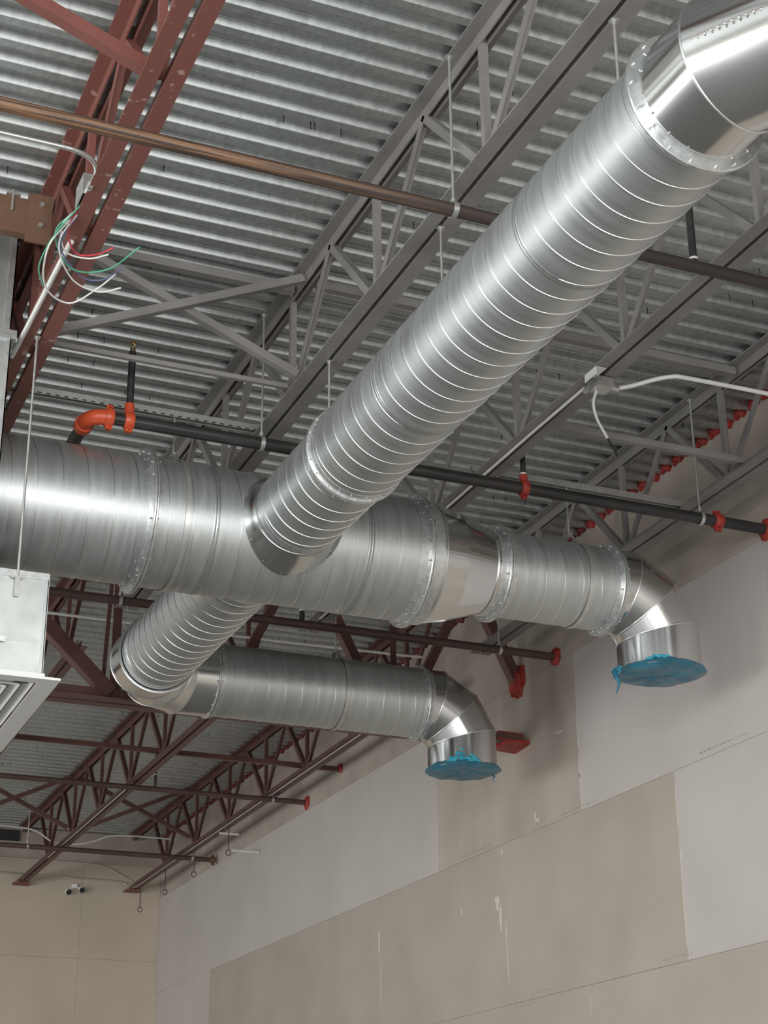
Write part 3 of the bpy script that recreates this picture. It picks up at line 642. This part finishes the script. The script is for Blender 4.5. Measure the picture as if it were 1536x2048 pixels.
# ------------------------------------------------------------------ hanger rods and straps
def rod(x, y, z0, z1, label, cat='hanger rod', r=0.0065, clamp=True, ring=None, nut=True, m='zinc', name='hanger_rod', group='threaded hanger rods'):
    t = thing(name, (x, y, z0), label, cat, group)
    part(MB().tube([(x, y, z0), (x, y, z1)], r, 8), 'rod', m, t, 50)
    if clamp: part(MB().box((x-0.016, y-0.014, z1-0.006), (x+0.016, y+0.014, z1)).tube([(x, y, z1-0.02), (x, y, z1-0.006)], 0.011, 6), 'top_clamp', m, t)
    if ring:
        zc, rr = ring
        part(MB().rev((x-0.012, y, zc), (1, 0, 0), [(0, rr), (0, rr+0.004), (0.024, rr+0.004), (0.024, rr)], 28, True), 'pipe_ring', m, t, 40)
        part(MB().tube([(x, y, z0-0.004), (x, y, z0+0.02)], 0.012, 6), 'nut', m, t)
    return t
rod(1.366, 7.60, 2.87, 4.175, 'long rod from the red joist down to the galvanised box')
rod(XB, 4.34, ZM+RB, 4.178, 'short rod above the diagonal duct, nearest the top right elbow')
rod(XB, 5.89, ZM+RB, 4.178, 'rod hanging just below the rusty pipe to the diagonal duct')
rod(XB, 7.28, ZM+RB, 4.178, 'short rod to the lower end of the diagonal duct')
rod(2.73, 5.53, 4.06, 4.84, 'tall rod holding the rust-streaked pipe', ring=(4.025, 0.034))
rod(2.735, 8.05, 4.065, 4.84, 'tall rod holding the black pipe near the orange elbow', ring=(4.015, 0.040))
rod(5.62, 8.05, 4.065, 4.84, 'tall rod holding the black pipe near the right wall', ring=(4.015, 0.040))
rod(5.625, 10.83, 4.05, 4.84, 'rod with ring holding the dark pipe above the rear elbow', ring=(4.012, 0.034))
rod(2.667, 10.83, 4.05, 4.84, 'rod with ring holding the dark pipe behind the main duct', ring=(4.012, 0.034))
rod(5.729, 16.25, 4.085, 4.17, 'short rod and ring on the far pipe with red end', ring=(4.058, 0.030))
rod(3.83, 19.3, 4.06, 4.70, 'rod and ring on the farthest pipe near the left edge', ring=(4.025, 0.030))
rod(5.80, 19.3, 4.06, 4.16, 'rod and ring on the farthest pipe near the corner', ring=(4.025, 0.030))
def duct_hang(x, y, r, ztop, label):
    t = thing('duct_hanger', (x, y, ZM), label, 'hanger', 'duct strap hangers')
    zt = ZM+r+0.075
    part(MB().tube([(x, y, zt), (x, y, ztop)], 0.0065, 8), 'rod', 'zinc', t, 50)
    part(MB().rev((x-0.014, y, ZM), (1, 0, 0), [(0, r+0.006), (0, r+0.008), (0.028, r+0.008), (0.028, r+0.006)], 64, True), 'strap_band', 'zinc', t, 40)
    for s in (-1, 1):
        a = Vector((x, y+s*0.012, zt)); b = Vector((x, y+s*0.095, ZM+math.sqrt((r+0.007)**2-0.095**2)))
        d = (b-a).normalized(); part(MB().prism([(-0.014, -0.0015), (0.014, -0.0015), (0.014, 0.0015), (-0.014, 0.0015)], a, b, (1, 0, 0), d.cross(Vector((1, 0, 0)))), 'strap_leg', 'zinc', t)
    part(MB().tube([(x, y-0.03, zt-0.006), (x, y+0.03, zt-0.006)], 0.008, 6), 'strap_bolt', 'zinc', t)
    return t
duct_hang(2.30, YM, RM, 4.235, 'strap hanger on top of the main duct right of its left flange')
duct_hang(4.82, YM, RE, 4.235, 'strap hanger on the narrow duct before the right elbow')
duct_hang(4.325, Y2, R2, 4.20, 'strap hanger on top of the rear duct')
# slotted strut channels lying across the bottom chords
def strut(x0, x1, y, z, label, slots):
    t = thing('strut_channel', ((x0+x1)/2, y, z), label, 'strut', 'slotted strut channels'); w, h, g = 0.041, 0.041, 0.003
    part(MB().prism([(-w/2, 0), (-w/2, h), (w/2, h), (w/2, 0), (w/2-g, 0), (w/2-g, h-g), (-w/2+g, h-g), (-w/2+g, 0)], (x0, y, z), (x1, y, z), (0, 1, 0), (0, 0, 1)), 'channel', 'zinc', t)
    n = int((x1-x0)/0.05); mb = MB()
    for k in range(n): mb.box((x0+k*0.05+0.01, y-w/2-0.0012, z+0.003), (x0+k*0.05+0.034, y-w/2+0.001, z+0.010))
    if slots: part(mb, 'slots', 'screw', t, kind='stuff')
strut(XA-0.12, XB+0.09, YM, 4.205, 'slotted strut channel between the red and grey joists above the main duct', True)
strut(XC-0.09, XD+0.09, YM, 4.190, 'slotted strut channel above the black pipe near the right wall', False)

# ------------------------------------------------------------------ sprinkler pipes
def pipe(y, z, x0, x1, r, m, label, name='sprinkler_pipe'):
    t = thing(name, ((x0+x1)/2, y, z), label, 'pipe', 'sprinkler pipes')
    part(MB().tube([(x0, y, z), (x1, y, z)], r, 20), 'pipe', m, t, 50); return t
def sealant(y, z, r, seed, label, name='firestop_collar'):
    rnd = random.Random(seed); n = 18; mb = MB(); rings = []
    for (x, q) in ((XW+0.003, 1.0), (XW-0.012, 0.98), (XW-0.03, 0.55)):
        rings += [(x, y+math.cos(2*math.pi*k/n)*r*q*rnd.uniform(.8, 1.15), z+math.sin(2*math.pi*k/n)*r*q*rnd.uniform(.8, 1.15)) for k in range(n)]
    fs = [(i*n+k, i*n+(k+1) % n, (i+1)*n+(k+1) % n, (i+1)*n+k) for i in range(2) for k in range(n)] + [tuple(range(2*n, 3*n))]
    return single(mb.add(rings, fs), name, 'firestop', (XW, y, z), label, 'firestop', 'red firestop collars')
def groove_coupling(t, x, y, z, r, m='orange', w=0.055):
    cp = part(MB().rev((x-w/2, y, z), (1, 0, 0), [(0, r), (0.002, r+0.009), (0.012, r+0.014), (w-0.012, r+0.014), (w-0.002, r+0.009), (w, r)], 24), 'coupling', m, t, 50)
    for s in (-1, 1): part(MB().box((x-w/2+0.008, y-0.012, z+s*(r+0.018)-0.013), (x+w/2-0.008, y+0.012, z+s*(r+0.018)+0.013)).tube([(x, y-0.03, z+s*(r+0.02)), (x, y+0.03, z+s*(r+0.02))], 0.006, 6), 'coupling_bolt', m, cp)
def riser(t, x, y, z0, z1, r, m, head=True, tee='orange', ring=None):
    rp = part(MB().tube([(x, y, z0), (x, y, z1)], r, 14), 'riser', m, t, 50)
    if ring: part(MB().tube([(x, y, ring), (x, y, ring+0.012)], r+0.003, 14), 'thread_ring', 'white', rp, 50)
    if head:
        part(MB().tube([(x, y, z1), (x, y, z1+0.02)], r*0.75, 10).tube([(x-0.012, y, z1+0.02), (x-0.014, y, z1+0.045), (x, y, z1+0.055)], 0.003, 6).tube([(x+0.012, y, z1+0.02), (x+0.014, y, z1+0.045), (x, y, z1+0.055)], 0.003, 6).tube([(x, y, z1+0.055), (x, y, z1+0.060)], 0.02, 12), 'sprinkler_head', 'brass', rp, 50)
ZP = 4.015
p1 = pipe(5.53, 4.025, -4, XW+0.01, 0.030, 'rust_pipe', 'rust-streaked brown pipe crossing the top of the view')
riser(p1, 3.95, 5.53, 4.05, 4.62, 0.018, 'black_pipe', True, ring=4.058)
p2 = pipe(8.05, ZP, 1.86, XW+0.01, 0.036, 'black_pipe', 'black sprinkler pipe with orange fittings above the main duct')
# orange elbow at its left end, then the pipe runs back
el = [(1.92-0.055*math.sin(0)-0.0, 8.05, ZP)]
arc = [Vector((1.86 - 0.10*math.sin(a), 8.15 - 0.10*math.cos(a), ZP)) for a in [math.radians(9*i) for i in range(11)]]
part(MB().tube([(1.885, 8.05, ZP)] + arc + [(1.76, 8.18, ZP)], 0.044, 18), 'elbow_fitting', 'orange', p2, 50)
part(MB().tube([(1.76, 8.17, ZP), (1.76, 10.83, ZP)], 0.036, 18), 'return_pipe', 'black_pipe', p2, 50)
groove_coupling(p2, 1.865, 8.05, ZP, 0.040, w=0.05)
part(MB().tube([(1.76, 8.165, ZP), (1.76, 8.215, ZP)], 0.052, 20), 'coupling', 'orange', p2, 50)
groove_coupling(p2, 1.975, 8.05, ZP, 0.036, w=0.055); part(MB().tube([(1.975, 8.05, ZP+0.03), (1.975, 8.05, ZP+0.10)], 0.028, 16), 'outlet_boss', 'orange', p2, 50)
riser(p2, 1.975, 8.05, ZP+0.08, 4.44, 0.020, 'black_pipe')
groove_coupling(p2, 4.385, 8.05, ZP, 0.036, m='firestop', w=0.05); part(MB().tube([(4.385, 8.05, ZP+0.03), (4.385, 8.05, ZP+0.085)], 0.025, 16), 'outlet_boss', 'firestop', p2, 50)
riser(p2, 4.385, 8.05, ZP+0.08, 4.36, 0.017, 'black_pipe', ring=ZP+0.085)
groove_coupling(p2, 5.745, 8.05, ZP, 0.036, m='firestop', w=0.06)
p3 = pipe(10.83, 4.012, 1.0, XW+0.01, 0.031, 'brown_pipe', 'dark pipe between the main duct and the rear duct')
riser(p3, 4.02, 10.83, 4.03, 4.5, 0.02, 'black_pipe', ring=4.11)
p4 = pipe(16.25, 4.055, 1.5, XW+0.01, 0.027, 'brown_pipe', 'far dark pipe crossing below the two far joists')
riser(p4, 4.47, 16.25, 4.06, 4.45, 0.014, 'brown_pipe', ring=4.2)
p5 = pipe(19.3, 4.02, 1.5, XW-0.03, 0.029, 'brown_pipe', 'farthest brown pipe stopping short of the back corner')
groove_coupling(p5, XW-0.06, 19.3, 4.02, 0.029, m='brown_steel', w=0.05)
sealant(8.05, ZP, 0.075, 1, 'red firestop where the black pipe enters the right wall')
sealant(10.83, 4.012, 0.075, 2, 'red firestop where the dark pipe enters the wall above the rear elbow')
sealant(16.25, 4.055, 0.072, 3, 'red firestop where the far pipe enters the wall')
sealant(15.3, 4.20, 0.05, 5, 'small red firestop where the far bridging angle meets the wall')
# ragged firestop on the girder ends
def ragged(name, pts, x0, x1, seed, label, drop=()):
    rnd = random.Random(seed); n = len(pts); mb = MB()
    A = [(x0, YG+a, b) for a, b in pts]; B = [(x1, YG+a*1.05+rnd.uniform(-.01, .01), b+rnd.uniform(-.012, .012)) for a, b in pts]
    mb.add(A+B, [tuple(range(n)), tuple(range(n, 2*n))[::-1]] + [(k, n+k, n+(k+1) % n, (k+1) % n) for k in range(n)])
    return single(mb, name, 'firestop', (x1, YG, pts[0][1]), label, 'firestop', 'red firestop on girder ends')
ragged('firestop_wrap', [(-0.12, 3.44), (0.0, 3.43), (0.12, 3.436), (0.122, 3.462), (0.024, 3.466), (0.022, 3.555), (-0.024, 3.56), (-0.026, 3.466), (-0.122, 3.464)], XW-0.22, XW+0.004, 3, 'red firestop coating on the lower girder chord at the wall')
ragged('firestop_wrap', [(-0.045, 3.91), (-0.02, 3.85), (0.0, 3.89), (0.02, 3.86), (0.045, 3.92), (0.055, 4.02), (0.045, 4.10), (-0.02, 4.09), (-0.05, 4.04)], XW-0.075, XW+0.004, 8, 'ragged red firestop on the sloping girder end at the wall')
ragged('firestop_wrap', [(-0.10, 3.96), (-0.06, 3.92), (0.05, 3.93), (0.09, 4.04), (0.06, 4.14), (-0.09, 4.10)], XW-0.02, XW+0.004, 9, 'red firestop smear beside the sloping girder end')

# ------------------------------------------------------------------ conduits, boxes and wires
def cable(name, pts, r, m, label, cat, group=None, k=6, n=8):
    return single(MB().tube(smoothline(pts, k), r, n), name, m, tuple(pts[0]), label, cat, group, smooth=60)
cable('conduit', [(-2.0, 5.965, 4.2), (0.85, 5.965, 4.2), (1.06, 5.966, 4.2), (1.165, 5.97, 4.2), (1.25, 6.01, 4.2), (1.29, 6.09, 4.2), (1.292, 6.20, 4.2)], 0.0115, 'zinc', 'curved grey conduit reaching the red joist from the left', 'conduit', 'conduits')
cable('conduit', [(1.312, 6.64, 4.172), (1.305, 7.0, 4.172), (1.298, 7.40, 4.172), (1.288, 7.85, 4.172)], 0.014, 'emt', 'white conduit running along the lower edge of the red joist', 'conduit', 'conduits', 3)
jb = thing('junction_box', (1.30, 6.32, 4.19), 'open metal junction box on the red joist with loose wires', 'junction box')
part(MB().box((1.27, 6.26, 4.195), (1.275, 6.40, 4.30)).box((1.335, 6.26, 4.195), (1.34, 6.40, 4.30)).box((1.275, 6.26, 4.195), (1.335, 6.265, 4.30)).box((1.275, 6.395, 4.195), (1.335, 6.40, 4.30)).box((1.275, 6.265, 4.295), (1.335, 6.395, 4.30)), 'box_shell', 'zinc', jb)
part(MB().tube([(1.292, 6.20, 4.2), (1.295, 6.27, 4.21)], 0.018, 10).tube([(1.28, 6.20, 4.2), (1.30, 6.20, 4.2)], 0.022, 8), 'connector', 'zinc', jb, 50)
WIR = [((1.29, 6.36, 4.20), [(1.27, 6.52, 4.16), (1.34, 6.66, 4.13), (1.43, 6.62, 4.12), (1.49, 6.55, 4.13)], 'wire_red', 'red wire curling out of the junction box on the red joist'),
       ((1.29, 6.38, 4.20), [(1.24, 6.50, 4.16), (1.29, 6.66, 4.13), (1.40, 6.67, 4.12), (1.48, 6.60, 4.12)], 'white', 'short white wire curling across the red joist'),
       ((1.30, 6.38, 4.20), [(1.22, 6.55, 4.15), (1.34, 6.75, 4.10), (1.50, 6.70, 4.10), (1.60, 6.50, 4.13)], 'wire_green', 'green wire arching right of the red joist'),
       ((1.29, 6.36, 4.20), [(1.22, 6.55, 4.14), (1.20, 6.78, 4.10), (1.25, 6.92, 4.08)], 'wire_green', 'green wire drooping left of the red joist'),
       ((1.30, 6.40, 4.20), [(1.25, 6.60, 4.13), (1.36, 6.82, 4.09), (1.50, 6.88, 4.08), (1.60, 6.82, 4.09)], 'white', 'thick white wire looping lowest right of the red joist'),
       ((1.30, 6.40, 4.20), [(1.21, 6.62, 4.12), (1.26, 6.92, 4.08), (1.40, 7.02, 4.07), (1.50, 6.86, 4.09), (1.55, 6.74, 4.11)], 'white', 'long white wire making a wide loop under the red joist'),
       ((1.30, 6.40, 4.20), [(1.26, 6.62, 4.13), (1.40, 6.80, 4.10), (1.50, 6.80, 4.10), (1.57, 6.70, 4.12)], 'wire_blue', 'blue wire crossing under the red joist')]
for a, b, m_, lab in WIR: cable('loose_wire', [a]+b, 0.0042, m_, lab, 'wire', 'loose wires on the red joist', 8, 6)
# junction box on joist C, flex whip, conduits
jc = thing('junction_box', (XC, 6.90, 4.17), 'small galvanised junction box under the grey joist right of the diagonal duct', 'junction box')
part(MB().box((XC-0.085, 6.80, 4.176), (XC-0.02, 6.92, 4.179)).box((XC-0.085, 6.80, 4.135), (XC-0.08, 6.92, 4.176)), 'mounting_plate', 'white', jc)
part(MB().box((XC-0.03, 6.88, 4.12), (XC+0.07, 6.98, 4.176)), 'box_body', 'zinc', jc)
part(MB().tube([(XC+0.07, 6.93, 4.15), (XC+0.13, 6.94, 4.15)], 0.018, 10).tube([(XC-0.02, 6.98, 4.15), (XC-0.02, 7.03, 4.15)], 0.018, 10), 'connector', 'zinc', jc, 50)
cable('conduit', [(XC+0.12, 6.94, 4.15), (4.46, 6.91, 4.17), (4.56, 6.86, 4.20), (4.65, 6.80, 4.21), (4.75, 6.785, 4.21), (5.25, 6.775, 4.21), (XW, 6.775, 4.21)], 0.013, 'emt', 'white conduit bending right from the junction box towards the wall', 'conduit', 'conduits')
cable('conduit', [(XC-0.03, 7.02, 4.162), (XC-0.03, 7.6, 4.164), (XC-0.03, 8.4, 4.157), (XC-0.03, 9.6, 4.147), (XC-0.03, 11.0, 4.134)], 0.009, 'emt', 'straight conduit along the underside of the grey joist below the junction box', 'conduit', 'conduits', 3)
wq = thing('flexible_whip', (XC+0.02, 6.95, 4.12), 'white flexible cable with black end dangling from the junction box', 'cable')
wl = smoothline([(XC+0.01, 6.96, 4.13), (XC-0.01, 6.97, 4.05), (XC+0.01, 6.975, 3.96), (XC+0.07, 6.98, 3.86)], 6)
part(MB().tube(wl, 0.0085, 8), 'sheath', 'emt', wq, 60)
part(MB().tube(smoothline([(XC+0.07, 6.98, 3.86), (XC+0.105, 6.98, 3.805), (XC+0.125, 6.98, 3.765)], 4), 0.0065, 8), 'black_leads', 'black', wq, 60)
# conduits behind the girder and at the far end
cable('conduit', [(1.2, 12.2, 4.345), (3.0, 12.2, 4.345), (4.4, 12.2, 4.35), (5.61, 12.2, 4.365)], 0.012, 'emt', 'pale conduit behind the truss girder, ending before the wall', 'conduit', 'conduits', 2)
cable('conduit', [(3.0, 20.0, 4.40), (3.75, 20.0, 4.39), (4.05, 20.0, 4.36), (4.25, 20.0, 4.25), (4.40, 20.0, 4.235), (4.56, 20.0, 4.235), (4.75, 20.0, 4.28), (4.95, 20.0, 4.36), (5.2, 20.0, 4.385), (5.8, 20.0, 4.385)], 0.011, 'emt', 'far white conduit dipping below the joist near the back wall', 'conduit', 'conduits')
cable('conduit', [(3.0, YB-0.03, 4.36), (4.0, YB-0.03, 4.36), (5.0, YB-0.03, 4.36), (5.35, YB-0.03, 4.33), (5.60, YB-0.03, 4.22), (5.72, YB-0.03, 4.17)], 0.010, 'paint', 'upper conduit fixed to the back wall', 'conduit', 'conduits')
cable('conduit', [(3.0, YB-0.04, 4.17), (4.0, YB-0.04, 4.17), (5.0, YB-0.04, 4.16), (5.50, YB-0.04, 4.15), (5.66, YB-0.10, 4.09), (XD-0.03, YB-0.35, ZB-0.013+SLOPE*14.4), (XD-0.03, 20.5, ZB-0.013+SLOPE*13.5), (XD-0.03, 18.0, ZB-0.013+SLOPE*11), (XD-0.03, 14.5, ZB-0.013+SLOPE*7.5), (XD-0.03, 12.4, ZB-0.013+SLOPE*5.4)], 0.010, 'zinc', 'lower conduit on the back wall turning along the underside of the corner joist', 'conduit', 'conduits')
cable('conduit', [(XC-0.03, 20.0, ZB-0.012+SLOPE*13), (XC-0.03, 18.0, ZB-0.012+SLOPE*11), (XC-0.03, 16.4, ZB-0.012+SLOPE*9.4)], 0.009, 'zinc', 'conduit under the far joist ending on the back wall above the floodlights', 'conduit', 'conduits', 2)
cable('conduit', [(5.72, 18.0, 4.06), (5.86, 18.0, 4.06), (5.95, 18.0, 4.058)], 0.013, 'emt', 'short conduit stub above the wall near the corner hangers', 'conduit', 'conduits', 2)
st = thing('conduit_stub', (5.95, 17.75, 3.82), 'short white conduit stub sticking out below the far pipes', 'conduit', 'conduits')
part(MB().tube([(5.78, 17.72, 3.815), (6.11, 17.72, 3.815)], 0.016, 10), 'stub', 'emt', st, 50)
part(MB().tube([(6.10, 17.72, 3.815), (6.13, 17.72, 3.815)], 0.020, 10), 'end_fitting', 'zinc', st, 50)
# empty clevis hangers in a row near the corner
def clevis(y, x, ztop, zbot, label):
    t = thing('clevis_hanger', (x, y, zbot), label, 'hanger', 'empty clevis hangers')
    part(MB().tube([(x, y, zbot+0.055), (x, y, ztop)], 0.006, 6), 'rod', 'brown_pipe', t)
    w = 0.026
    part(MB().tube(smoothline([(x-w, y, zbot+0.055), (x-w, y, zbot+0.02), (x, y, zbot), (x+w, y, zbot+0.02), (x+w, y, zbot+0.055), (x, y, zbot+0.062), (x-w, y, zbot+0.055)], 4), 0.005, 6), 'yoke', 'brown_pipe', t, 50)
for y_, z_, lab in ((21.47, 3.73, 'empty clevis hanger lowest in the row, at the corner joist end'), (20.33, 3.76, 'empty clevis hanger second from the back corner'),
                    (19.12, 3.765, 'empty clevis hanger third from the back corner'), (17.83, 3.775, 'empty clevis hanger farthest from the back corner')):
    clevis(y_, 5.775, ZB+0.004+SLOPE*(y_-7), z_, lab)
# twin-head emergency light on the back wall
em = thing('emergency_light', (4.96, YB-0.03, 3.99), 'small white twin-head emergency floodlight on the back wall', 'light fixture')
part(MB().box((4.93, YB-0.05, 4.03), (4.99, YB, 4.08)), 'base', 'white', em)
for x, z in ((4.87, 3.985), (5.04, 4.02)):
    lh = part(MB().rev((x, YB-0.05, z), (0.15, -1, -0.45), [(0, 0.002), (0, 0.035), (0.05, 0.048), (0.058, 0.044)], 20), 'lamp_head', 'white', em, 40)
    part(MB().rev((x+0.0083, YB-0.05-0.055, z-0.025), (0.15, -1, -0.45), [(0, 0.034), (0.002, 0.001)], 20), 'lens', 'black', lh, 40)
    part(MB().tube([(4.96, YB-0.04, 4.05), (x, YB-0.05, z)], 0.012, 8), 'arm', 'white', em)
